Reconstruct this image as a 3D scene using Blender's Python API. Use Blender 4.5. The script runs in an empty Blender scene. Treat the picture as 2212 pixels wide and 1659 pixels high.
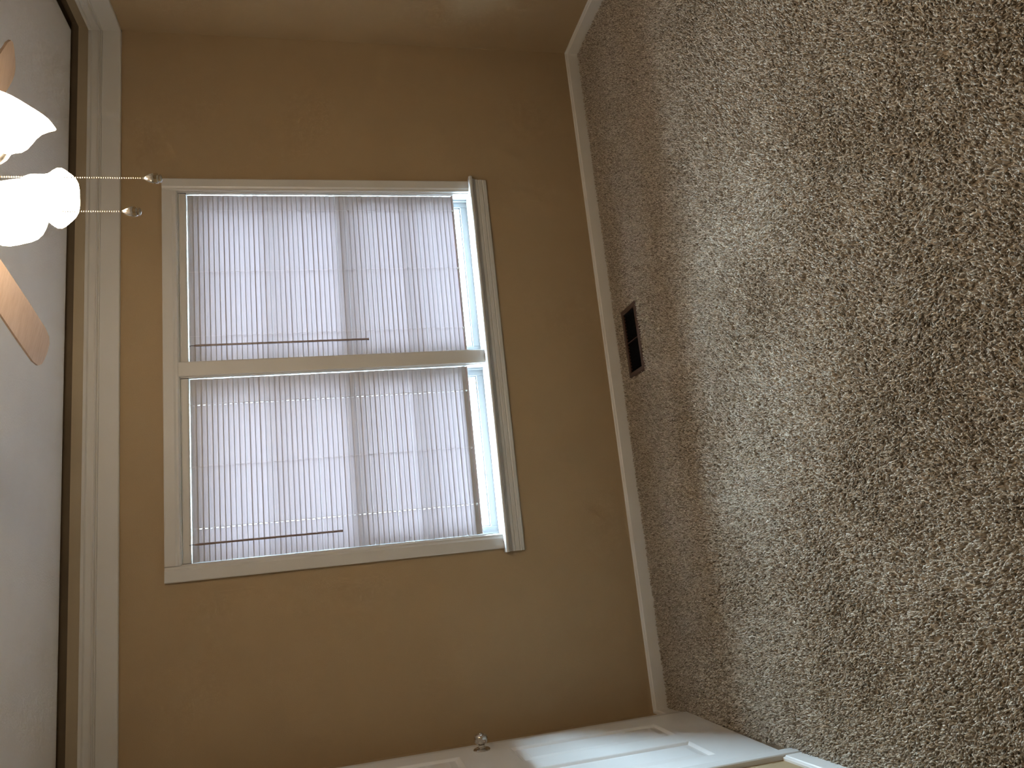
import bpy, math, random
import numpy as np
from math import sin, cos, pi, radians
from mathutils import Vector, Matrix

random.seed(7)
S = bpy.context.scene
COL = S.collection

# ---------------------------------------------------------------- camera
# the photograph was taken with the phone lying on its side: up in the room is left in the picture
F_PX = 1661.0
YAW, PITCH, ROLL = 0.2210, -0.2370, -0.0540
CAM = Vector((-2.6265, -3.5123, 1.4385))
fwd = Vector((sin(YAW) * cos(PITCH), cos(YAW) * cos(PITCH), sin(PITCH)))
ri = Vector((cos(YAW), -sin(YAW), 0))
up = ri.cross(fwd)
RI = cos(ROLL) * ri + sin(ROLL) * up
UP = -sin(ROLL) * ri + cos(ROLL) * up
cd = bpy.data.cameras.new('camera')
cd.sensor_width = 36.0
cd.lens = F_PX * 36.0 / 2212.0
cd.clip_start = 0.02
cam = bpy.data.objects.new('camera', cd)
COL.objects.link(cam)
mx = Matrix((-UP, RI, -fwd)).transposed().to_4x4()
mx.translation = CAM
cam.matrix_world = mx
S.camera = cam

# ---------------------------------------------------------------- sky, sun, exposure
SKY_STRENGTH = 215.0
LAMP_STRENGTH = 49.0
EXPOSURE = 0.24
S.view_settings.view_transform = 'Standard'
S.view_settings.look = 'None'
S.view_settings.gamma = 1.0
S.view_settings.use_curve_mapping = False
S.view_settings.exposure = EXPOSURE
S.cycles.max_bounces = 5
S.cycles.diffuse_bounces = 3
S.cycles.glossy_bounces = 3
S.cycles.sample_clamp_indirect = 8.0
S.cycles.use_adaptive_sampling = True
S.cycles.adaptive_threshold = 0.11
S.cycles.adaptive_min_samples = 20
S.cycles.use_light_tree = False

world = bpy.data.worlds.new('sky')
S.world = world
world.use_nodes = True
wn = world.node_tree
wn.nodes.clear()
wo = wn.nodes.new('ShaderNodeOutputWorld')
wb = wn.nodes.new('ShaderNodeBackground')
tc = wn.nodes.new('ShaderNodeTexCoord')
sx = wn.nodes.new('ShaderNodeSeparateXYZ')
wr = wn.nodes.new('ShaderNodeValToRGB')
wr.color_ramp.elements[0].position = 0.0
wr.color_ramp.elements[0].color = (0.44, 0.58, 0.72, 1)
wr.color_ramp.elements[1].position = 0.9
wr.color_ramp.elements[1].color = (0.60, 0.80, 1.0, 1)
wn.links.new(tc.outputs['Generated'], sx.inputs[0])
wn.links.new(sx.outputs['Z'], wr.inputs[0])
wn.links.new(wr.outputs[0], wb.inputs['Color'])
# hazy daylight: the half of the sky on the sun's side is the brighter one
SUNWARD = Vector((0.80, 0.45, 0.42)).normalized()
dt = wn.nodes.new('ShaderNodeVectorMath')
dt.operation = 'DOT_PRODUCT'
dt.inputs[1].default_value = SUNWARD
wn.links.new(tc.outputs['Generated'], dt.inputs[0])
mr = wn.nodes.new('ShaderNodeMapRange')
mr.inputs['From Min'].default_value = -0.2
mr.inputs['From Max'].default_value = 1.0
mr.inputs['To Min'].default_value = 0.45 * SKY_STRENGTH
mr.inputs['To Max'].default_value = 2.4 * SKY_STRENGTH
mr.interpolation_type = 'SMOOTHSTEP'
wn.links.new(dt.outputs['Value'], mr.inputs['Value'])
wn.links.new(mr.outputs[0], wb.inputs['Strength'])
wn.links.new(wb.outputs[0], wo.inputs[0])

# portals: they emit nothing, they only tell the renderer where the sky comes in:
# the two panes, and the open slot under each blind
for px, pw, py, z0, z1 in ((-1.25, .84, .19, .67, 2.09), (-2.13, .84, .19, .67, 2.09),
                           (-1.25, .812, 0.0, .690, .772), (-2.1315, .797, 0.0, .690, .780)):
    pl = bpy.data.lights.new('window_portal', 'AREA')
    pl.shape = 'RECTANGLE'
    pl.size = pw
    pl.size_y = z1 - z0
    pl.cycles.is_portal = True
    po = bpy.data.objects.new('window_portal', pl)
    COL.objects.link(po)
    po.location = (px, py, (z0 + z1) / 2)
    po.rotation_euler = (radians(-90), 0, 0)


# ---------------------------------------------------------------- helpers
def nodes_of(name):
    m = bpy.data.materials.new(name)
    m.use_nodes = True
    nt = m.node_tree
    b = nt.nodes['Principled BSDF']
    return m, nt, b


def ramp(nt, stops, fac):
    r = nt.nodes.new('ShaderNodeValToRGB')
    el = r.color_ramp.elements
    el[0].position, el[0].color = stops[0][0], (*stops[0][1], 1)
    el[1].position, el[1].color = stops[-1][0], (*stops[-1][1], 1)
    for p, c in stops[1:-1]:
        e = el.new(p)
        e.color = (*c, 1)
    nt.links.new(fac, r.inputs[0])
    return r.outputs[0]


def noise(nt, scale, detail=3.0, rough=0.6, vec=None):
    n = nt.nodes.new('ShaderNodeTexNoise')
    n.inputs['Scale'].default_value = scale
    n.inputs['Detail'].default_value = detail
    n.inputs['Roughness'].default_value = rough
    if vec is None:
        t = nt.nodes.new('ShaderNodeTexCoord')
        vec = t.outputs['Object']
    nt.links.new(vec, n.inputs['Vector'])
    return n.outputs['Fac']


def bump(nt, b, height, strength, dist):
    n = nt.nodes.new('ShaderNodeBump')
    n.inputs['Strength'].default_value = strength
    n.inputs['Distance'].default_value = dist
    nt.links.new(height, n.inputs['Height'])
    nt.links.new(n.outputs[0], b.inputs['Normal'])


def painted(name, c, rough=0.55, var=0.06, bs=0.15, scale=220.0, spec=0.3):
    m, nt, b = nodes_of(name)
    lo = tuple(x * (1 - var) for x in c)
    hi = tuple(min(1, x * (1 + var)) for x in c)
    nt.links.new(ramp(nt, [(0.3, lo), (0.7, hi)], noise(nt, 3.0, 4)), b.inputs['Base Color'])
    b.inputs['Roughness'].default_value = rough
    b.inputs['Specular IOR Level'].default_value = spec
    bump(nt, b, noise(nt, scale, 2), bs, 0.002)
    return m


def metal(name, c, rough):
    m, nt, b = nodes_of(name)
    b.inputs['Base Color'].default_value = (*c, 1)
    b.inputs['Metallic'].default_value = 1.0
    r = ramp(nt, [(0.3, (rough * .8,) * 3), (0.7, (rough * 1.2,) * 3)], noise(nt, 60.0, 3))
    nt.links.new(r, b.inputs['Roughness'])
    return m


M_WALL = painted('tan_wall_paint', (0.43, 0.315, 0.185), 0.6, 0.03, 0.25, 260.0, 0.25)
M_CORNICE = painted('beige_cornice_paint', (0.62, 0.53, 0.39), 0.6, 0.03, 0.2)
M_CEIL = painted('ceiling_paint', (0.93, 0.925, 0.92), 0.8, 0.03, 0.5, 140.0, 0.1)
M_BASE = painted('white_baseboard_paint', (0.84, 0.82, 0.79), 0.35, 0.02, 0.08, 90.0, 0.5)
M_TRIM = painted('white_trim_dimmed', (0.69, 0.675, 0.65), 0.35, 0.02, 0.08, 90.0, 0.5)  # the baseboards' white paint, darkened to stand in for dimmer light
M_DOOR = painted('white_door_paint', (0.82, 0.81, 0.79), 0.32, 0.015, 0.06, 90.0, 0.5)
M_WINDOW_DIM = painted('window_white_dimmed', (0.28, 0.29, 0.30), 0.3, 0.02, 0.05, 50.0, 0.5)  # white sash paint, greyed to hold down the daylight that burns it out
M_NICKEL = metal('brushed_nickel', (0.58, 0.54, 0.49), 0.28)
M_CHROME = metal('polished_chrome', (0.66, 0.65, 0.62), 0.09)
M_BRASSY = metal('pale_brass', (0.85, 0.74, 0.55), 0.25)
M_BROWN = painted('brown_enamel', (0.075, 0.038, 0.026), 0.45, 0.1, 0.05, 80.0, 0.4)
M_BLACK = painted('black_duct', (0.005, 0.005, 0.005), 0.9, 0.1, 0.05, 80.0, 0.02)
M_BRACKET = painted('dark_bracket', (0.05, 0.045, 0.06), 0.5, 0.1, 0.05, 80.0, 0.3)
M_WAND = painted('mauve_plastic_wand', (0.26, 0.19, 0.17), 0.35, 0.06, 0.05, 60.0, 0.5)
M_RAIL = painted('taupe_blind_rail', (0.46, 0.38, 0.36), 0.4, 0.05, 0.05, 60.0, 0.4)
M_GAP_SHADE = painted('brown_gap_shade', (0.27, 0.21, 0.145), 0.8, 0.1, 0.2)  # dark brown stands in for the shade inside the gap at the ceiling edge
M_CLOSET = painted('closet_paint', (0.40, 0.33, 0.24), 0.7, 0.04, 0.1)

# wood of the fan blades
M_BLADE, nt, b = nodes_of('pale_wood_veneer')
t = nt.nodes.new('ShaderNodeTexCoord')
mp = nt.nodes.new('ShaderNodeMapping')
mp.inputs['Scale'].default_value = (2, 30, 30)
nt.links.new(t.outputs['Object'], mp.inputs['Vector'])
nt.links.new(ramp(nt, [(0.3, (0.44, 0.31, 0.22)), (0.7, (0.54, 0.40, 0.30))], noise(nt, 3.0, 5, 0.7, mp.outputs[0])),
             b.inputs['Base Color'])
b.inputs['Roughness'].default_value = 0.45

# blind slats: thin white vinyl that lets a little daylight through
M_SLAT, nt, b = nodes_of('translucent_white_vinyl')
out = nt.nodes['Material Output']
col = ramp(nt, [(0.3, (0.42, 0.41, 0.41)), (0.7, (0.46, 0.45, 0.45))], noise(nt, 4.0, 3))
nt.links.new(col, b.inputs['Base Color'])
b.inputs['Roughness'].default_value = 0.38
tr = nt.nodes.new('ShaderNodeBsdfTranslucent')
tr.inputs['Color'].default_value = (0.90, 0.70, 0.74, 1)
mixs = nt.nodes.new('ShaderNodeMixShader')
mixs.inputs[0].default_value = 0.0078
nt.links.new(b.outputs[0], mixs.inputs[1])
nt.links.new(tr.outputs[0], mixs.inputs[2])
nt.links.new(mixs.outputs[0], out.inputs['Surface'])

# window glass
M_GLASS, nt, b = nodes_of('window_glass')
out = nt.nodes['Material Output']
gl = nt.nodes.new('ShaderNodeBsdfGlossy')
gl.inputs['Roughness'].default_value = 0.02
tp = nt.nodes.new('ShaderNodeBsdfTransparent')
tp.inputs['Color'].default_value = (0.94, 0.97, 0.96, 1)
mixs = nt.nodes.new('ShaderNodeMixShader')
nt.links.new(ramp(nt, [(0.3, (0.045,) * 3), (0.7, (0.055,) * 3)], noise(nt, 6.0, 2)), mixs.inputs[0])
nt.links.new(tp.outputs[0], mixs.inputs[1])
nt.links.new(gl.outputs[0], mixs.inputs[2])
nt.links.new(mixs.outputs[0], out.inputs['Surface'])

# frosted lamp shade, lit from inside
def lamp_glass():
    m, nt, b = nodes_of('frosted_lamp_glass')
    nt.links.new(ramp(nt, [(0.3, (0.86, 0.82, 0.74)), (0.7, (0.9, 0.87, 0.8))], noise(nt, 12.0, 3)), b.inputs['Base Color'])
    b.inputs['Roughness'].default_value = 0.4
    b.inputs['Emission Color'].default_value = (1.0, 0.80, 0.56, 1)
    b.inputs['Emission Strength'].default_value = LAMP_STRENGTH
    return m
M_SHADE = lamp_glass()
M_BULB, nt, b = nodes_of('lit_bulb')
b.inputs['Base Color'].default_value = (0.9, 0.88, 0.8, 1)
b.inputs['Emission Color'].default_value = (1.0, 0.82, 0.6, 1)
nt.links.new(ramp(nt, [(0.0, (60,) * 3), (1.0, (66,) * 3)], noise(nt, 5.0, 2)), b.inputs['Emission Strength'])

# carpet
M_PILE, nt, b = nodes_of('carpet_yarn')
oi = nt.nodes.new('ShaderNodeAttribute')
oi.attribute_name = 'tone'
c1 = ramp(nt, [(0.0, (0.20, 0.155, 0.11)), (0.15, (0.34, 0.28, 0.21)), (0.5, (0.50, 0.43, 0.34)),
               (0.8, (0.62, 0.54, 0.44)), (1.0, (0.78, 0.70, 0.60))], oi.outputs['Fac'])
nt.links.new(c1, b.inputs['Base Color'])
b.inputs['Roughness'].default_value = 0.85
b.inputs['Specular IOR Level'].default_value = 0.15
b.inputs['Sheen Weight'].default_value = 0.15
M_FLOOR = painted('carpet_backing', (0.38, 0.32, 0.25), 0.95, 0.2, 0.8, 120.0, 0.05)

# outdoors
M_GROUND, nt, b = nodes_of('pale_gravel')
nt.links.new(ramp(nt, [(0.28, (0.10, 0.07, 0.04)), (0.34, (0.26, 0.255, 0.24)), (0.7, (0.34, 0.33, 0.31))],
                  noise(nt, 9.0, 5, 0.7)), b.inputs['Base Color'])
b.inputs['Roughness'].default_value = 0.95
bump(nt, b, noise(nt, 30.0, 3), 0.6, 0.03)
M_LEAF = painted('hedge_leaves', (0.10, 0.16, 0.05), 0.7, 0.4, 0.3, 30.0)
M_SIDING = painted('outside_siding', (0.62, 0.60, 0.55), 0.7, 0.04, 0.1)


class MB:
    """collects geometry for ONE mesh object"""
    def __init__(self):
        self.v, self.f = [], []

    def add(self, vs, fs):
        o = len(self.v)
        self.v += [tuple(x) for x in vs]
        self.f += [tuple(i + o for i in q) for q in fs]
        return self

    def box(self, a, c):
        x0, x1 = sorted((a[0], c[0])); y0, y1 = sorted((a[1], c[1])); z0, z1 = sorted((a[2], c[2]))
        return self.add([(x0, y0, z0), (x1, y0, z0), (x1, y1, z0), (x0, y1, z0),
                         (x0, y0, z1), (x1, y0, z1), (x1, y1, z1), (x0, y1, z1)],
                        [(0, 3, 2, 1), (4, 5, 6, 7), (0, 1, 5, 4), (1, 2, 6, 5), (2, 3, 7, 6), (3, 0, 4, 7)])

    def prism(self, prof, p, q, fn):
        """profile points (a, b) swept between parameters p and q; fn(a, b, s) -> world"""
        n = len(prof)
        vs = [fn(a, b_, p) for a, b_ in prof] + [fn(a, b_, q) for a, b_ in prof]
        fs = [(i, (i + 1) % n, n + (i + 1) % n, n + i) for i in range(n)]
        fs += [tuple(range(n))[::-1], tuple(range(n, 2 * n))]
        return self.add(vs, fs)

    def lathe(self, prof, seg=20, axis=None, origin=(0, 0, 0), wave=None):
        """profile (r, h) turned about an axis"""
        ax = Vector(axis or (0, 0, 1)).normalized()
        t1 = ax.orthogonal().normalized()
        t2 = ax.cross(t1)
        o = Vector(origin)
        vs = []
        for j, (r, h) in enumerate(prof):
            for i in range(seg):
                a = 2 * pi * i / seg
                k = r * (1 + (wave(j, a) if wave else 0))
                vs.append(o + ax * h + (t1 * cos(a) + t2 * sin(a)) * k)
        fs = []
        for j in range(len(prof) - 1):
            for i in range(seg):
                k = (i + 1) % seg
                fs.append((j * seg + i, j * seg + k, (j + 1) * seg + k, (j + 1) * seg + i))
        if prof[0][0] > 1e-4 and not getattr(self, 'open', False):
            fs.append(tuple(range(seg))[::-1])
        if prof[-1][0] > 1e-4 and not getattr(self, 'open', False):
            fs.append(tuple((len(prof) - 1) * seg + i for i in range(seg)))
        return self.add(vs, fs)

    def tube(self, pts, r, seg=8):
        pts = [Vector(p) for p in pts]
        vs, fs = [], []
        for i, p in enumerate(pts):
            d = (pts[min(i + 1, len(pts) - 1)] - pts[max(i - 1, 0)]).normalized()
            a = d.orthogonal().normalized()
            b_ = d.cross(a)
            for k in range(seg):
                w = 2 * pi * k / seg
                vs.append(p + (a * cos(w) + b_ * sin(w)) * r)
        for i in range(len(pts) - 1):
            for k in range(seg):
                n = (k + 1) % seg
                fs.append((i * seg + k, i * seg + n, (i + 1) * seg + n, (i + 1) * seg + k))
        fs.append(tuple(range(seg))[::-1])
        fs.append(tuple((len(pts) - 1) * seg + k for k in range(seg)))
        return self.add(vs, fs)

    def mesh(self, name, mat, smooth=False):
        me = bpy.data.meshes.new(name)
        me.from_pydata(self.v, [], self.f)
        me.materials.append(mat)
        me.validate()
        import bmesh
        bm = bmesh.new()
        bm.from_mesh(me)
        bmesh.ops.recalc_face_normals(bm, faces=bm.faces)
        bm.to_mesh(me)
        bm.free()
        if smooth:
            for p in me.polygons:
                p.use_smooth = True
        return me

    def build(self, name, mat, parent=None, smooth=False, bevel=0.0, auto=None):
        me = self.mesh(name, mat, smooth)
        o = bpy.data.objects.new(name, me)
        COL.objects.link(o)
        if parent is not None:
            o.parent = parent
            o.matrix_parent_inverse = Matrix.Identity(4)
            o.location = -Vector(parent['base']) if parent.get('base') else (0, 0, 0)
        if bevel:
            md = o.modifiers.new('bevel', 'BEVEL')
            md.width = bevel
            md.segments = 2
            md.limit_method = 'ANGLE'
            md.angle_limit = radians(40)
        if auto:
            me.set_sharp_from_angle(angle=radians(auto))
        return o


def tag(o, label=None, cat=None, group=None, kind=None):
    if label: o['label'] = label
    if cat: o['category'] = cat
    if group: o['group'] = group
    if kind: o['kind'] = kind
    return o


def empty(name, base=(0, 0, 0)):
    """an Empty standing at the thing's base; its parts are modelled in world coordinates"""
    o = bpy.data.objects.new(name, None)
    o.empty_display_size = 0.1
    COL.objects.link(o)
    o.location = base
    o['base'] = tuple(float(x) for x in base)
    return o


def struct(name, mb, mat, label=None, bevel=0.0, parent=None):
    o = mb.build(name, mat, parent, bevel=bevel)
    if parent is None:
        tag(o, label, None, None, 'structure')
    return o


# ---------------------------------------------------------------- room dimensions
XR = 0.0                        # right wall
YB = 0.0                        # window wall
YF = -3.85                      # wall behind the camera
LSL = 0.0325                    # the left wall runs a little out of square
def xleft(y): return -3.400 - LSL * y
ZM0, ZM1 = 2.30, 2.441          # white moulding
ZC = 2.505                      # ceiling
REC = 0.045                     # setback of the strip of wall above the moulding
WX0, WX1, WZ0, WZ1 = -2.548, -0.828, 0.675, 2.075    # rough opening of the window pair

# left wall frame: a = distance out of the wall into the room, s = distance from the back corner
LE = Vector((LSL, -1.0, 0)).normalized()
LN = Vector((1.0, LSL, 0)).normalized()
LO = Vector((-3.400, 0, 0))
def left(a, z, s):
    p = LO + LE * s + LN * a
    return (p.x, p.y, z)

# floor
struct('floor', MB().box((-3.75, YF - 0.1, -0.1), (0.1, 0.15, 0.0)), M_FLOOR, 'beige brown carpeted floor')

# carpet pile: real tufts, too many to count, one mesh
VX0, VX1, VY0, VY1 = -1.873, -1.531, -0.303, -0.116
rng = np.random.default_rng(11)

def smooth_noise(x, y, cell, seed):
    g_ = np.random.default_rng(seed).uniform(-1, 1, (64, 64))
    u, v = x / cell + 31.3, y / cell + 31.7
    iu, iv = np.floor(u).astype(int), np.floor(v).astype(int)
    fu, fv = u - iu, v - iv
    fu, fv = fu * fu * (3 - 2 * fu), fv * fv * (3 - 2 * fv)
    a0 = g_[iu % 64, iv % 64] * (1 - fu) + g_[(iu + 1) % 64, iv % 64] * fu
    a1 = g_[iu % 64, (iv + 1) % 64] * (1 - fu) + g_[(iu + 1) % 64, (iv + 1) % 64] * fu
    return a0 * (1 - fv) + a1 * fv

def scatter(y0, y1, density):
    n = int(3.42 * (y1 - y0) * density)
    x = rng.uniform(-3.42, 0, n)
    y = rng.uniform(y0, y1, n)
    keep = (x > -3.400 - LSL * y + .0135) & (x < -0.0135) & (y < -0.0135)
    keep &= ~((x > VX0 - .002) & (x < VX1 + .002) & (y > VY0 - .002) & (y < VY1 + .002))
    # under the door casing
    keep &= ~((x < -3.400 - LSL * y + .020) & (y < -DS1_ + .0) & (y > -DS1_ - .09))
    return x[keep], y[keep]

DS1_ = 0.99
xa, ya = scatter(-2.75, 0.0, 37000)
xb, yb = scatter(-3.85, -2.75, 9000)
px_ = np.concatenate([xa, xb]); py_ = np.concatenate([ya, yb])
big = np.concatenate([np.ones(len(xa)), np.full(len(xb), 1.9)])
n_t = len(px_)
# lean of the pile: vacuum strokes and footprints, plus a lean of each tuft's own
lx = 0.32 * smooth_noise(px_, py_, .30, 1) + 0.22 * smooth_noise(px_, py_, .11, 2) + rng.normal(0, .36, n_t)
ly = 0.32 * smooth_noise(px_, py_, .30, 3) + 0.22 * smooth_noise(px_, py_, .11, 4) + rng.normal(0, .36, n_t)
hh = rng.uniform(.0085, .0135, n_t) * (0.5 + 0.5 * big)
rb = rng.uniform(.0025, .0035, n_t) * big
rt = rng.uniform(.0015, .0023, n_t) * big
ph0 = rng.uniform(0, 2 * pi, n_t)
tw = rng.uniform(-.9, .9, n_t)
V = np.zeros((n_t, 6, 3), np.float32)
for k_ in range(3):
    a_ = ph0 + 2 * pi * k_ / 3
    V[:, k_, 0] = px_ + rb * np.cos(a_)
    V[:, k_, 1] = py_ + rb * np.sin(a_)
    V[:, k_, 2] = 0.0005
    a_ = a_ + tw
    V[:, 3 + k_, 0] = px_ + rt * np.cos(a_) + lx * hh
    V[:, 3 + k_, 1] = py_ + rt * np.sin(a_) + ly * hh
    V[:, 3 + k_, 2] = hh * (1 - .18 * np.minimum(1, lx * lx + ly * ly)) + rng.uniform(-.001, .001, n_t)
tri = np.array([[0, 1, 4], [0, 4, 3], [1, 2, 5], [1, 5, 4], [2, 0, 3], [2, 3, 5], [3, 4, 5]], np.int32)
Fc = (tri[None] + (np.arange(n_t, dtype=np.int32) * 6)[:, None, None]).reshape(-1)
cme = bpy.data.meshes.new('carpet_pile')
cme.vertices.add(n_t * 6)
cme.vertices.foreach_set('co', V.reshape(-1))
cme.loops.add(len(Fc))
cme.loops.foreach_set('vertex_index', Fc)
cme.polygons.add(len(Fc) // 3)
cme.polygons.foreach_set('loop_start', np.arange(0, len(Fc), 3, dtype=np.int32))
cme.polygons.foreach_set('loop_total', np.full(len(Fc) // 3, 3, dtype=np.int32))
cme.update(calc_edges=True)
tone = cme.attributes.new('tone', 'FLOAT', 'POINT')
tone.data.foreach_set('value', np.repeat(rng.uniform(0, 1, n_t).astype(np.float32), 6))
cme.materials.append(M_PILE)
carpet = bpy.data.objects.new('carpet_pile', cme)
COL.objects.link(carpet)
tag(carpet, 'thick beige and brown flecked carpet pile on the floor', 'carpet', None, 'stuff')

# window wall with its opening
wb_ = MB()
wb_.box((-3.75, 0, -0.1), (WX0, 0.15, ZM1 - .006)).box((WX1, 0, -0.1), (0.15, 0.15, ZM1 - .006))
wb_.box((WX0, 0, -0.1), (WX1, 0.15, WZ0)).box((WX0, 0, WZ1), (WX1, 0.15, ZM1 - .006))
struct('wall_back', wb_, M_WALL, 'tan painted wall with the double window')
struct('wall_right', MB().box((0, YF - .1, -0.1), (0.15, 0.0, ZM1 - .006)), M_WALL, 'tan painted side wall meeting the window wall')
struct('wall_front', MB().box((-3.75, YF - .15, -0.1), (0.15, YF, 2.62)), M_WALL, 'tan painted wall behind the camera')
# left wall with the door opening
DS0, DS1, DZ = 0.213, 0.992, 2.045
lw = MB()
def lbox(m, s0, s1, z0, z1, a0=-0.11, a1=0.0):
    m.prism([(a0, z0), (a1, z0), (a1, z1), (a0, z1)], s0, s1, left)
lbox(lw, -0.1, DS0, -0.1, ZM1 - .006)
lbox(lw, DS1, 4.0, -0.1, ZM1 - .006)
lbox(lw, DS0, DS1, DZ, ZM1 - .006)
struct('wall_left', lw, M_WALL, 'tan painted wall with the white panelled door')
cl = MB()
lbox(cl, DS0 - .1, DS1 + .1, -0.1, 2.2, -0.55, -0.5)
lbox(cl, DS0 - .1, DS0 - .05, -0.1, 2.2, -0.5, -0.11)
lbox(cl, DS1 + .05, DS1 + .1, -0.1, 2.2, -0.5, -0.11)
lbox(cl, DS0 - .1, DS1 + .1, 2.15, 2.2, -0.5, -0.11)
lbox(cl, DS0 - .1, DS1 + .1, -0.1, 0.0, -0.5, -0.11)
struct('wall_closet', cl, M_CLOSET, 'plain wall inside the space behind the door')

# ceiling: a panel with eased edges that stops short of the walls
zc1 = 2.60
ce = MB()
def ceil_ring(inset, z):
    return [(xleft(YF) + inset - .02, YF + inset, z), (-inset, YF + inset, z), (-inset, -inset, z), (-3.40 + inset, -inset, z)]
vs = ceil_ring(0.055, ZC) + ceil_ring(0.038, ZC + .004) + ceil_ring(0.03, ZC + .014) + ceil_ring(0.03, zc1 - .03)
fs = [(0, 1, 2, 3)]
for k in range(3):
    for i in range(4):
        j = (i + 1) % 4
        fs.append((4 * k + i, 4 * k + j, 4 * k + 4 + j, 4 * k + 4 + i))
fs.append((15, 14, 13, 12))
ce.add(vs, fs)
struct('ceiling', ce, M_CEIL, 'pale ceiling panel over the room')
struct('ceiling_deck', MB().box((-3.75, .13, 2.49), (.15, .15, zc1 - .03)).box((.13, YF - .1, 2.49), (.15, .13, zc1 - .03)).box((-3.75, YF, 2.49), (-3.60, .13, zc1 - .03)).box((-3.8, YF - .15, zc1 - .04), (0.2, 0.2, zc1 + .05)), M_GAP_SHADE, 'deck above the ceiling edge, coloured brown for the shade in the gap')

# strips of wall above the moulding
struct('trim_1', MB().box((-3.75, REC, ZM1 - .02), (0.13, 0.13, 2.502)), M_CORNICE, 'beige strip between moulding and ceiling on the window wall')
struct('trim_2', MB().box((REC, YF - .1, ZM1 - .02), (0.13, REC, 2.502)), M_CORNICE, 'beige strip between moulding and ceiling on the side wall')
struct('trim_3', MB().box((-3.60, YF, ZM1 - .02), (-3.45, REC, 2.502)), M_CORNICE, 'beige strip between moulding and ceiling on the door wall')

# white moulding (out, z)
h = ZM1 - ZM0
def moulding(k0=1.0):
    return [(-0.001, ZM0), (0.014, ZM0), (0.017, ZM0 + .003), (0.017, ZM0 + h * .56), (0.013, ZM0 + h * .585), (0.008, ZM0 + h * .60), (0.008, ZM0 + h * .63),
            (0.015, ZM0 + h * .65), (0.016, ZM0 + h * .665), (0.015, ZM0 + h * .68), (0.008, ZM0 + h * .70), (0.010, ZM0 + h * .74), (0.011, ZM0 + h * .87),
            (0.012, ZM0 + h * .885), (0.018, ZM0 + h * .92), (0.018, ZM1), (-0.001, ZM1)]
struct('trim_4', MB().prism(moulding(), -3.42, 0.0, lambda a, z, s: (s - 0.0, -a, z)), M_TRIM, 'white stepped moulding above the window')
struct('trim_5', MB().prism(moulding(), YF, 0.0, lambda a, z, s: (-a, s, z)), M_TRIM, 'white stepped moulding on the plain side wall')
struct('trim_6', MB().prism(moulding(), 0.0, 3.9, left), M_TRIM, 'white stepped moulding above the door')

# baseboards (out, z)
HB = 0.0765
BP = [(-0.001, -0.005), (0.0135, -0.005), (0.0135, HB - .013), (0.0105, HB - .010), (0.0085, HB - .002), (0.007, HB), (-0.001, HB)]
struct('baseboard_back', MB().prism(BP, -3.41, 0.0, lambda a, z, s: (s, -a, z)), M_BASE, 'white baseboard under the window')
struct('baseboard_right', MB().prism(BP, YF, 0.0, lambda a, z, s: (-a, s, z)), M_BASE, 'white baseboard along the plain side wall')
bl = MB()
bl.prism(BP, 0.0, DS0 - .085, left)
bl.prism(BP, DS1 + .088, 3.9, left)
struct('baseboard_left', bl, M_BASE, 'white baseboard beside the door')

# ---------------------------------------------------------------- window pair
# casing
CO0, CO1, CI0, CI1 = -2.603, -0.780, -2.536, -0.839
CZT, CZI, CZB = 2.126, 2.063, 0.690
cas = empty('trim_7', (-1.69, 0, CZB))
tag(cas, 'white painted casing around the double window', None, None, 'structure')
def cprof(w):
    return [(0, 0.001), (0, -.016), (.004, -.018), (w - .020, -.018), (w - .012, -.014), (w - .004, -.014), (w, -.010), (w, 0.001)]
def vcas(x_out, x_in):
    w = abs(x_in - x_out); sg = 1 if x_in > x_out else -1
    return MB().prism(cprof(w), CZB, CZT, lambda a, y, s: (x_out + sg * a, y, s))
vcas(CO1, CI1).build('side_casing', M_TRIM, cas)
vcas(CO0, CI0).build('side_casing', M_TRIM, cas)
MB().prism(cprof(CZT - CZI), CI0 - .0, CI1 + .0, lambda a, y, s: (s, y, CZT - a)).build('head_casing', M_TRIM, cas)
MX0, MX1 = -1.727, -1.661
MB().prism([(MX0, .001), (MX0, -.012), (MX0 + .004, -.014), (MX1 - .004, -.014), (MX1, -.012), (MX1, .001)], CZB, CZI,
           lambda a, y, s: (a, y, s)).build('mullion_casing', M_TRIM, cas)
# stool (inner sill) with horns and eased nose
st = MB()
st.prism([(0.075, CZB), (-.047, CZB), (-.052, CZB - .003), (-.054, CZB - .008), (-.052, CZB - .014), (-.047, CZB - .017), (0.075, CZB - .017)],
         CI0 - .004, CI1 + .004, lambda y, z, s: (s, y, z))
for a0, a1 in ((-2.622, CI0 - .004), (CI1 + .004, -0.770)):
    st.prism([(0.0, CZB), (-.047, CZB), (-.052, CZB - .003), (-.054, CZB - .008), (-.052, CZB - .014), (-.047, CZB - .017), (0.0, CZB - .017)],
             a0, a1, lambda y, z, s: (s, y, z))
st.build('stool', M_TRIM, cas)
za = CZB - .017
ap = [(0.001, za), (-.030, za), (-.030, za - .006), (-.024, za - .016), (-.020, za - .020), (-.020, za - .032), (-.015, za - .036), (-.018, za - .040),
      (-.018, za - .054), (-.014, za - .058), (-.016, za - .062), (-.014, za - .076), (-.009, za - .080), (0.001, za - .080)]
MB().prism(ap, -2.620, -0.772, lambda y, z, s: (s, y, z)).build('apron', M_TRIM, cas)

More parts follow.
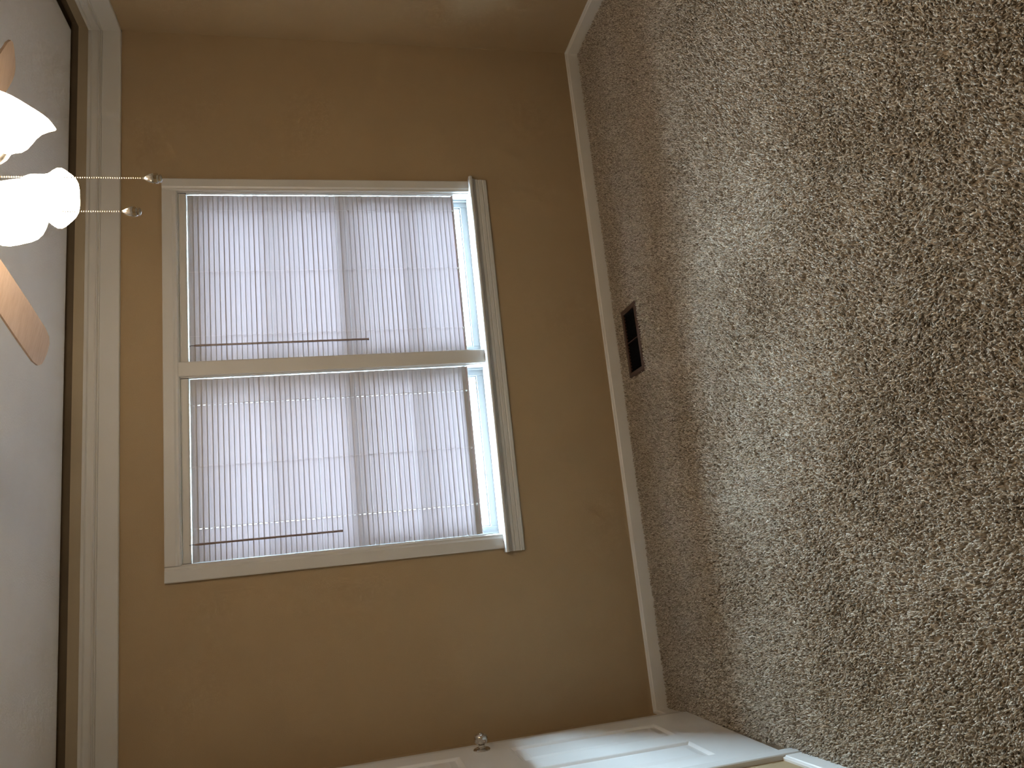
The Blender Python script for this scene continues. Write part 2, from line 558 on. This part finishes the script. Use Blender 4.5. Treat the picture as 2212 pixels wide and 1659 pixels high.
def sash(parent, x0, x1, z0, z1, y0, y1, stile, bot, topr, muntin=None):
    m = MB()
    m.box((x0, y0, z0), (x0 + stile, y1, z1)).box((x1 - stile, y0, z0), (x1, y1, z1))
    m.box((x0 + stile, y0, z0), (x1 - stile, y1, z0 + bot)).box((x0 + stile, y0, z1 - topr), (x1 - stile, y1, z1))
    s = m.build('sash', M_WINDOW_DIM, parent, bevel=.002)
    # glazing bead
    e = 0.007
    gx0, gx1, gz0, gz1 = x0 + stile, x1 - stile, z0 + bot, z1 - topr
    yb = y0 + .006
    bd = MB()
    bd.box((gx0, yb, gz0), (gx0 + e, y1 - .004, gz1)).box((gx1 - e, yb, gz0), (gx1, y1 - .004, gz1))
    bd.box((gx0 + e, yb, gz0), (gx1 - e, y1 - .004, gz0 + e)).box((gx0 + e, yb, gz1 - e), (gx1 - e, y1 - .004, gz1))
    o = bd.build('glazing_bead', M_WINDOW_DIM, s)
    o.location = (0, 0, 0)
    ym = (y0 + y1) / 2
    o = MB().box((gx0 + e, ym - .002, gz0 + e), (gx1 - e, ym + .002, gz1 - e)).build('pane', M_GLASS, s)
    o.location = (0, 0, 0)
    if muntin:
        o = MB().box((gx0, ym - .009, muntin - .011), (gx1, ym + .009, muntin + .011)).build('muntin', M_WINDOW_DIM, s, bevel=.002)
        o.location = (0, 0, 0)

def window(n, x0, x1, label):
    w = empty('window_%d' % n, ((x0 + x1) / 2, 0.0, WZ0))
    tag(w, label, None, None, 'structure')
    j = MB()
    t_ = .012
    j.box((x0 - .008, 0.0, CZB), (x0 + t_ - .008, .15, CZI + .006)).box((x1 + .008 - t_, 0.0, CZB), (x1 + .008, .15, CZI + .006))
    j.box((x0 - .008, 0.0, CZI - .003), (x1 + .008, .15, CZI + .010))
    j.box((x0 - .008, .0755, WZ0), (x1 + .008, .165, CZB - .003))
    j.build('jamb', M_TRIM, w)
    # parting stop
    p = MB()
    p.box((x0 + .004, .062, CZB), (x0 + .014, .075, CZI - .003)).box((x1 - .014, .062, CZB), (x1 - .004, .075, CZI - .003))
    p.build('stop', M_WINDOW_DIM, w)
    sash(w, x0 + .005, x1 - .005, CZB - .002, 1.372, .076, .106, .036, .036, .045, 1.045)
    sash(w, x0 + .005, x1 - .005, 1.330, CZI - .004, .108, .138, .036, .042, .036, 1.70)
    return w
window(1, MX1, CI1, 'window sash behind the blind with the longer wand')
window(2, CI0, MX0, 'window sash behind the blind next to the door side')

# ---------------------------------------------------------------- blinds
def slat_mesh(x0, x1, holes, width, name, hw=.0022):
    """curved slat, flat in XY, edge up, with rout holes cut out for the cords"""
    n = 6
    crown = 0.0022
    prof = [(-width / 2 + width * i / n, crown * (1 - (2 * i / n - 1) ** 2)) for i in range(n + 1)]
    xs = [x0, x1]
    holes = holes if hw else ()
    for hx in holes:
        xs += [hx - hw, hx + hw]
    xs = sorted(xs)
    m = MB()
    vs = [(x, y, z) for x in xs for y, z in prof]
    fs = []
    for i in range(len(xs) - 1):
        mid = (xs[i] + xs[i + 1]) / 2
        hole = any(abs(mid - hx) < hw * .9 for hx in holes)
        for k in range(n):
            if hole and k in (2, 3):
                continue
            a = i * (n + 1) + k
            fs.append((a, a + 1, a + n + 2, a + n + 1))
    m.add(vs, fs)
    return m.mesh(name, M_SLAT, True)

def blind(x0, x1, holes, wand_x, wand_z0, wand_z1, zbot, tilt, rail_tilt, label, stack=0, hole_w=.0022):
    YBL = 0.026
    t = empty('window_blind', ((x0 + x1) / 2, YBL, zbot))
    tag(t, label, 'blind', 'white mini blinds on the double window')
    base = Vector(t['base'])
    # headrail: open channel with rolled lips
    hz0, hz1 = 2.026, 2.059
    hr = [(.008, hz0), (.010, hz0 + .003), (.008, hz0 + .006), (.008, hz1 - .006), (.006, hz1 - .002), (.008, hz1), (.044, hz1), (.044, hz0)]
    MB().prism(hr, x0, x1, lambda y, z, s: (s, y, z)).build('headrail', M_RAIL if False else M_TRIM, t)
    for bx in (x0 - .0016, x1 + .0001):
        MB().box((bx, .005, hz0 - .001), (bx + .0015, .047, hz1 + .0008)).build('bracket', M_BRACKET, t, bevel=.0008)
    pitch = 0.0222
    width = 0.0275
    me = slat_mesh(x0 + .0004 - base.x, x1 - .0004 - base.x, [hx - base.x for hx in (holes[0], holes[2])], width, 'slat', hole_w)
    ztop = hz0 - .016
    n = int((ztop - zbot - .012 - stack * .004) / pitch) + 1
    rnd = random.Random(int(-x0 * 1000))
    for i in range(n):
        o = bpy.data.objects.new('slat', me)
        COL.objects.link(o)
        o.parent = t
        o.location = (rnd.uniform(-.0006, .0006), rnd.uniform(-.0005, .0005), ztop - i * pitch - base.z)
        o.rotation_euler = (radians(tilt + rnd.uniform(-1.6, 1.6)), radians(rnd.uniform(-.04, .04)), 0)
    # slats gathered just above the bottom rail
    for i in range(stack):
        o = bpy.data.objects.new('slat', me)
        COL.objects.link(o)
        o.parent = t
        o.location = (0, .0, zbot + .012 + i * .0042 - base.z)
        o.rotation_euler = (radians(rail_tilt), 0, 0)
    # bottom rail
    rw, rh = .0132, .005
    c, s_ = cos(radians(rail_tilt)), sin(radians(rail_tilt))
    pr = [(-rw, -rh * .6), (-rw * .8, -rh), (rw * .8, -rh), (rw, -rh * .6), (rw, rh * .5), (rw * .7, rh), (-rw * .7, rh), (-rw, rh * .5)]
    pr = [(y * c - z * s_, y * s_ + z * c) for y, z in pr]
    rl = MB().prism(pr, x0 + .002, x1 - .002, lambda y, z, s: (s, YBL + y, zbot + z)).build('bottom_rail', M_RAIL, t)
    for hx in holes:
        o = MB().lathe([(.0, -.001), (.005, 0), (.005, .003), (.003, .006), (.0012, .009)], 10, (0, -.7, .7), (hx, YBL - .012, zbot + .004)).build('cord_button', M_TRIM, rl)
        o.location = (0, 0, 0)
    for hx in holes:
        cm = MB()
        for yy in (YBL - .0125, YBL + .0125):
            cm.tube([(hx + .0035, yy, zbot), (hx + .0035, yy, hz0)], .00055, 5)
        cm.tube([(hx, YBL, zbot), (hx, YBL, hz0)], .0007, 5)
        cm.build('ladder_cord', M_TRIM, t)
    # tilt wand with its hook
    wm = MB().lathe([(.0, 0), (.0052, 0), (.0055, .004), (.0046, .012), (.0046, wand_z0 - wand_z1 - .01), (.0030, wand_z0 - wand_z1)], 6,
                    (0, 0, 1), (wand_x, -.002, wand_z1))
    wo_ = wm.build('tilt_wand', M_WAND, t)
    hk = MB().tube([(wand_x, -.002, wand_z0 - .004), (wand_x, -.002, wand_z0 + .012), (wand_x, .004, wand_z0 + .020), (wand_x, .012, wand_z0 + .018)], .0014, 6)
    o = hk.build('hook', M_BRACKET, wo_)
    o.location = (0, 0, 0)
    return t

blind(-1.6550, -0.8450, (-0.929, -1.235, -1.542), -1.585, 2.000, 1.232, 0.774, 86, 6,
      'white mini blind with the longer wand, on the window nearer the pull chains', hole_w=0)
blind(-2.5300, -1.7330, (-1.853, -2.129, -2.391), -2.456, 2.010, 1.400, 0.787, 86, 60,
      'white mini blind with the shorter wand, on the window nearer the door', stack=2, hole_w=.0006)

# ---------------------------------------------------------------- door
DH = 2.03
HS, HA = 0.985, -0.004      # hinge: distance along the left wall, depth
hp = Vector(left(HA, 0, HS))
fp = Vector((-3.366, -0.218, 0))
DE = (fp - hp); DW = 0.765; DE.normalize()
DN = Vector((-DE.y, DE.x, 0))
if DN.x < 0: DN = -DN
def dr(s, z, a):            # s from the hinge edge, z up, a out of the face
    p = hp + DE * s + DN * a
    return (p.x, p.y, z + .012)
door = empty('door_1', (hp.x, hp.y, 0.0))
tag(door, 'white six panel door slightly ajar with a nickel knob', None, None, 'structure')
ST = 0.118; MID = 0.112
PW = (DW - 2 * ST - MID) / 2
cols = [(ST, ST + PW), (ST + PW + MID, DW - ST)]
rows = [(0.195, 0.805), (1.005, 1.62), (1.715, 1.905)]
sl = MB()
def dbox(m, s0, s1, z0, z1, a0, a1):
    vs = [dr(s, z, a) for a in (a0, a1) for z in (z0, z1) for s in (s0, s1)]
    m.add(vs, [(0, 1, 3, 2), (4, 6, 7, 5), (0, 4, 5, 1), (2, 3, 7, 6), (0, 2, 6, 4), (1, 5, 7, 3)])
dbox(sl, 0, ST, 0, DH, -.035, 0)
dbox(sl, DW - ST, DW, 0, DH, -.035, 0)
dbox(sl, ST + PW, ST + PW + MID, 0, DH, -.035, 0)
zs = [0.0] + [z for r_ in rows for z in r_] + [DH]
for c0, c1 in cols:
    for k in range(0, len(zs), 2):
        dbox(sl, c0, c1, zs[k], zs[k + 1], -.035, 0)
slab = sl.build('door_slab', M_DOOR, door)
for c0, c1 in cols:
    for z0, z1 in rows:
        pmn = MB()
        rings = [(0, 0), (.004, -.002), (.012, -.009), (.020, -.009), (.046, -.003), (.050, -.003)]
        vs = []
        for d, a in rings:
            vs += [dr(c0 + d, z0 + d, a), dr(c1 - d, z0 + d, a), dr(c1 - d, z1 - d, a), dr(c0 + d, z1 - d, a)]
        fs = []
        for k in range(len(rings) - 1):
            for i in range(4):
                j = (i + 1) % 4
                fs.append((4 * k + i, 4 * k + j, 4 * k + 4 + j, 4 * k + 4 + i))
        fs.append(tuple(4 * (len(rings) - 1) + i for i in range(4)))
        # back skin
        o_ = len(vs)
        vs += [dr(c0, z0, -.03), dr(c1, z0, -.03), dr(c1, z1, -.03), dr(c0, z1, -.03)]
        fs.append((o_ + 3, o_ + 2, o_ + 1, o_))
        for i in range(4):
            j = (i + 1) % 4
            fs.append((i, o_ + i, o_ + j, j))
        pmn.add(vs, fs)
        pmn.build('panel', M_DOOR, door)
kp = dr(DW - .072, .908, 0)
kb = MB().lathe([(0, .060), (.012, .060), (.0135, .0585), (.0215, .0555), (.0245, .052), (.0255, .047), (.0255, .030), (.0235, .0265), (.0165, .0235),
                 (.0125, .019), (.0125, .009), (.016, .006), (.016, .0)], 28, tuple(DN), kp)
knob = kb.build('knob', M_NICKEL, door, smooth=True, auto=35)
tag(knob, 'brushed nickel door knob')
o = MB().lathe([(.0, .0085), (.022, .0085), (.030, .0065), (.0335, .003), (.0335, .0)], 28, tuple(DN), kp).build('rose', M_NICKEL, knob, smooth=True, auto=35)
o.location = (0, 0, 0)
o = MB().lathe([(.0, .0645), (.006, .0635), (.008, .0605), (.008, .059)], 16, tuple(DN), kp).build('lock_button', M_CHROME, knob, smooth=True)
o.location = (0, 0, 0)
for hz in (.25, 1.02, 1.80):
    o = MB().lathe([(0, -.046), (.004, -.045), (.0055, -.042), (.0055, .042), (.004, .045), (0, .046)], 10, (0, 0, 1), dr(-.004, hz, .004)).build('hinge', M_NICKEL, door, smooth=True, auto=40)
# jamb and casing of the door
dj = MB()
lbox(dj, DS0 - .018, DS0, 0, DZ, -.11, .001)
lbox(dj, DS1, DS1 + .014, 0, DZ, -.11, .001)
lbox(dj, DS0 - .018, DS1 + .014, DZ, DZ + .018, -.11, .001)
struct('trim_8', dj, M_TRIM, 'white jamb lining the doorway')
dcas = empty('trim_9', left(0, 0, DS1))
tag(dcas, 'white casing around the door', None, None, 'structure')
def dcp(w): return [(0.0, 0.001), (.010, 0.0), (.013, .006), (.013, .014), (.017, .022), (.017, w - .004), (.014, w), (-.001, w), (-.001, 0)]
for s0, sg, zz in ((DS1 + .006, 1, 2.12), (DS0 - .010, -1, 2.12)):
    w = .080 if sg > 0 else .068
    MB().prism(dcp(w), 0.0, zz, lambda a, b_, z: left(a, z, s0 + sg * b_)).build('side_casing', M_TRIM, dcas)
MB().prism(dcp(.068), DS0 - .078, DS1 + .086, lambda a, b_, s: left(a, DZ + .006 + b_, s)).build('head_casing', M_TRIM, dcas)

# ---------------------------------------------------------------- floor register
reg = empty('floor_register', ((VX0 + VX1) / 2, (VY0 + VY1) / 2, 0.0))
tag(reg, 'dark brown metal floor register set in the carpet below the window', 'vent')
zt_ = .0135
fb = .026
fm = MB()
ro = [(VX0, VY0), (VX1, VY0), (VX1, VY1), (VX0, VY1)]
def inset(d): return [(VX0 + d, VY0 + d), (VX1 - d, VY0 + d), (VX1 - d, VY1 - d), (VX0 + d, VY1 - d)]
vs, fs = [], []
for d, z in ((0, .004), (.001, .008), (.008, zt_), (fb - .004, zt_), (fb, zt_ - .003), (fb, .0005)):
    vs += [(x, y, z) for x, y in inset(d)]
for k in range(5):
    for i in range(4):
        j = (i + 1) % 4
        fs.append((4 * k + i, 4 * k + j, 4 * k + 4 + j, 4 * k + 4 + i))
fm.add(vs, fs)
fm.build('frame', M_BROWN, reg)
MB().add([(x, y, .0022) for x, y in inset(fb)] + [(x, y, .0004) for x, y in inset(fb)],
         [(0, 1, 2, 3), (7, 6, 5, 4), (0, 4, 5, 1), (1, 5, 6, 2), (2, 6, 7, 3), (3, 7, 4, 0)]).build('duct', M_BLACK, reg)
xm = (VX0 + VX1) / 2
MB().box((xm - .0018, VY0 + fb, .002), (xm + .0018, VY1 - fb, zt_ - .004)).build('divider', M_BROWN, reg)
lx0, lx1 = VX0 + fb, VX1 - fb
for half in ((lx0, xm - .0018), (xm + .0018, lx1)):
    nl = 9
    for i in range(nl):
        x = half[0] + (half[1] - half[0]) * (i + .5) / nl
        MB().add([(x - .004, VY0 + fb, .0022), (x + .003, VY0 + fb, zt_ - .006), (x + .003, VY1 - fb, zt_ - .006), (x - .004, VY1 - fb, .0022),
                  (x - .003, VY0 + fb, .0022), (x + .004, VY0 + fb, zt_ - .006), (x + .004, VY1 - fb, zt_ - .006), (x - .003, VY1 - fb, .0022)],
                 [(0, 1, 2, 3), (7, 6, 5, 4), (0, 4, 5, 1), (1, 5, 6, 2), (2, 6, 7, 3), (3, 7, 4, 0)]).build('louver', M_BLACK, reg)

# ---------------------------------------------------------------- ceiling fan with three lamps
FC = Vector((-1.773, -1.858, 0))
fan = empty('ceiling_fan', (FC.x, FC.y, ZC))
tag(fan, 'ceiling fan with three lit frosted tulip shades and pale wooden blades', 'ceiling fan')
def fl(prof, name, mat, seg=32, parent=fan):
    o = MB().lathe(prof, seg, (0, 0, 1), (FC.x, FC.y, 0)).build(name, mat, parent, smooth=True, auto=35)
    if parent is not fan: o.location = (0, 0, 0)
    return o
fl([(0, ZC), (.066, ZC), (.066, ZC - .02), (.05, ZC - .045), (.018, ZC - .06), (0, ZC - .06)], 'canopy', M_NICKEL)
fl([(0, ZC - .05), (.012, ZC - .05), (.012, 2.31), (0, 2.31)], 'downrod', M_NICKEL, 16)
fl([(0, 2.325), (.03, 2.325), (.06, 2.315), (.105, 2.30), (.118, 2.28), (.118, 2.245), (.10, 2.225), (.06, 2.215), (0, 2.215)], 'motor_housing', M_NICKEL)
fl([(0, 2.216), (.05, 2.216), (.056, 2.205), (.056, 2.160), (.048, 2.146), (.034, 2.138), (.031, 2.128), (.031, 2.098), (.024, 2.086), (.010, 2.080), (.007, 2.070), (0, 2.068)], 'light_kit_hub', M_NICKEL)
BZ = 2.200
for k in range(5):
    a = radians(105 - 72 * k)
    d = Vector((cos(a), sin(a), 0)); p = Vector((-sin(a), cos(a), 0))
    pt = radians(11)
    pn = p * cos(pt) + Vector((0, 0, 1)) * sin(pt)
    nn = d.cross(pn)
    m = MB()
    outl = []
    for s, w in ((.185, .040), (.24, .046), (.36, .050), (.52, .053), (.63, .053), (.662, .047), (.678, .034), (.684, .014)):
        outl.append((s, w))
    pts = [(s, w) for s, w in outl] + [(s, -w) for s, w in outl[::-1]]
    vs = []
    for th in (-.003, .003):
        for s, w in pts:
            vs.append(Vector((FC.x, FC.y, BZ)) + d * s + pn * w + nn * th)
    n = len(pts)
    fs = [tuple(range(n)), tuple(range(2 * n - 1, n - 1, -1))] + [(i, (i + 1) % n, n + (i + 1) % n, n + i) for i in range(n)]
    m.add(vs, fs)
    bo = m.build('blade', M_BLADE, fan)
    am = MB()
    o3 = Vector((FC.x, FC.y, BZ))
    arm = [(.095, .016, .028), (.14, .012, .016), (.18, .022, .006), (.25, .030, .004), (.27, .012, .004)]
    vs = []
    for s, w, zz in arm:
        for th in (0, .006):
            for q in (-1, 1):
                vs.append(o3 + d * s + pn * (w * q) + Vector((0, 0, zz + th)))
    fs = []
    for i in range(len(arm) - 1):
        b0 = 4 * i
        for u, v in ((0, 1), (1, 3), (3, 2), (2, 0)):
            fs.append((b0 + u, b0 + v, b0 + 4 + v, b0 + 4 + u))
    fs += [(0, 1, 3, 2), tuple(4 * (len(arm) - 1) + i for i in (2, 3, 1, 0))]
    am.add(vs, fs)
    o = am.build('blade_arm', M_NICKEL, bo)
    o.location = (0, 0, 0)
    o.parent = bo
# lamps
RIMZ = 2.011
SHADE_TILT = radians(36)       # axis below the horizontal
for ang in (73, -36, -137):
    a = radians(ang)
    d = Vector((cos(a), sin(a), 0))
    ax = (d * cos(SHADE_TILT) + Vector((0, 0, -1)) * sin(SHADE_TILT)).normalized()
    rim = Vector((FC.x, FC.y, RIMZ)) + d * .150
    neck = rim - ax * .094
    hub = Vector((FC.x, FC.y, 2.110)) + d * .02
    lamp = MB().tube([hub, hub + d * .010, neck - ax * .034 + Vector((0, 0, .003)), neck - ax * .012], .0085, 10)
    arm_o = lamp.build('lamp_arm', M_NICKEL, fan, smooth=True)
    o = MB().lathe([(0, -.032), (.012, -.032), (.018, -.026), (.0235, -.012), (.025, .006), (.027, .012), (.0255, .014), (0, .014)], 24, tuple(ax), tuple(neck)).build('fitter', M_NICKEL, arm_o, smooth=True, auto=40)
    o.location = (0, 0, 0)
    sh = MB(); sh.open = True
    pr = [(.0245, .004), (.0295, .012), (.0385, .022), (.0440, .036), (.0462, .052), (.0478, .068), (.0520, .086), (.0595, .101), (.0655, .110), (.0668, .1125)]
    pr = [(r, .004 + (h_ - .004) * .855) for r, h_ in pr]
    pri = [(r - .003, h_ - .0005) for r, h_ in pr][::-1]
    sh.lathe(pr + pri, 32, tuple(ax), tuple(neck), wave=lambda j, t_: .035 * cos(6 * t_) * max(0, 1 - abs(j - 9.5) / 4.5))
    o = sh.build('lamp_shade', M_SHADE, fan, smooth=True)
    tag(o, 'lit frosted glass tulip shade')
    bu = MB().lathe([(0, .016), (.012, .018), (.014, .028), (.022, .044), (.026, .056), (.023, .068), (.014, .078), (0, .082)], 20, tuple(ax), tuple(neck))
    o = bu.build('bulb', M_BULB, arm_o, smooth=True)
    o.location = (0, 0, 0)
# pull chains
def chain(pull_top, zhook):
    x, y, z = pull_top
    m = MB()
    top = zhook
    n = int((top - z) / .0044)
    cx, cy = FC.x, FC.y
    for i in range(n):
        zz = z + (i + .5) * .0044
        r = .00165
        m.lathe([(0, -r), (r * .8, -r * .6), (r, 0), (r * .8, r * .6), (0, r)], 6, (0, 0, 1), (x, y, zz))
    m.tube([(x, y, z), (x, y, top)], .0005, 4)
    co = m.build('pull_chain', M_BRASSY, fan, smooth=True)
    # hook from hub
    o = MB().tube([(x, y, top - .002), (x, y, top + .004), ((x + cx) / 2, (y + cy) / 2, top + .012), (cx, cy, top + .012)], .0016, 6).build('chain_eye', M_NICKEL, co)
    o.location = (0, 0, 0)
    p = MB().lathe([(0, .004), (.0022, .003), (.0024, 0), (.0046, -.003), (.0072, -.008), (.0096, -.0135), (.0108, -.0185), (.0111, -.0225), (.0104, -.0262), (.0090, -.0285),
                    (.0072, -.0290), (.0072, -.0302), (.0086, -.0308), (.0082, -.0335), (.0052, -.0354), (0, -.0360)], 20, (0, 0, 1), (x, y, z)).build('pull', M_CHROME, co, smooth=True, auto=50)
    o = p
    o.location = (0, 0, 0)
    tag(p, 'chrome teardrop pull')

def at_depth(px, py, D):
    u, v = 1659 - py, px
    return CAM + (fwd + RI * ((u - 829.5) / F_PX) - UP * ((v - 1106) / F_PX)) * D
chain(tuple(at_depth(311, 385, 1.62)), 2.115)
chain(tuple(at_depth(265, 457, 1.60)), 2.115)

# ---------------------------------------------------------------- outdoors
gr = MB().box((-40, 0.2, -0.5), (40, 60, -0.35))
struct('ground', gr, M_GROUND, 'bright gravel yard outside the window')
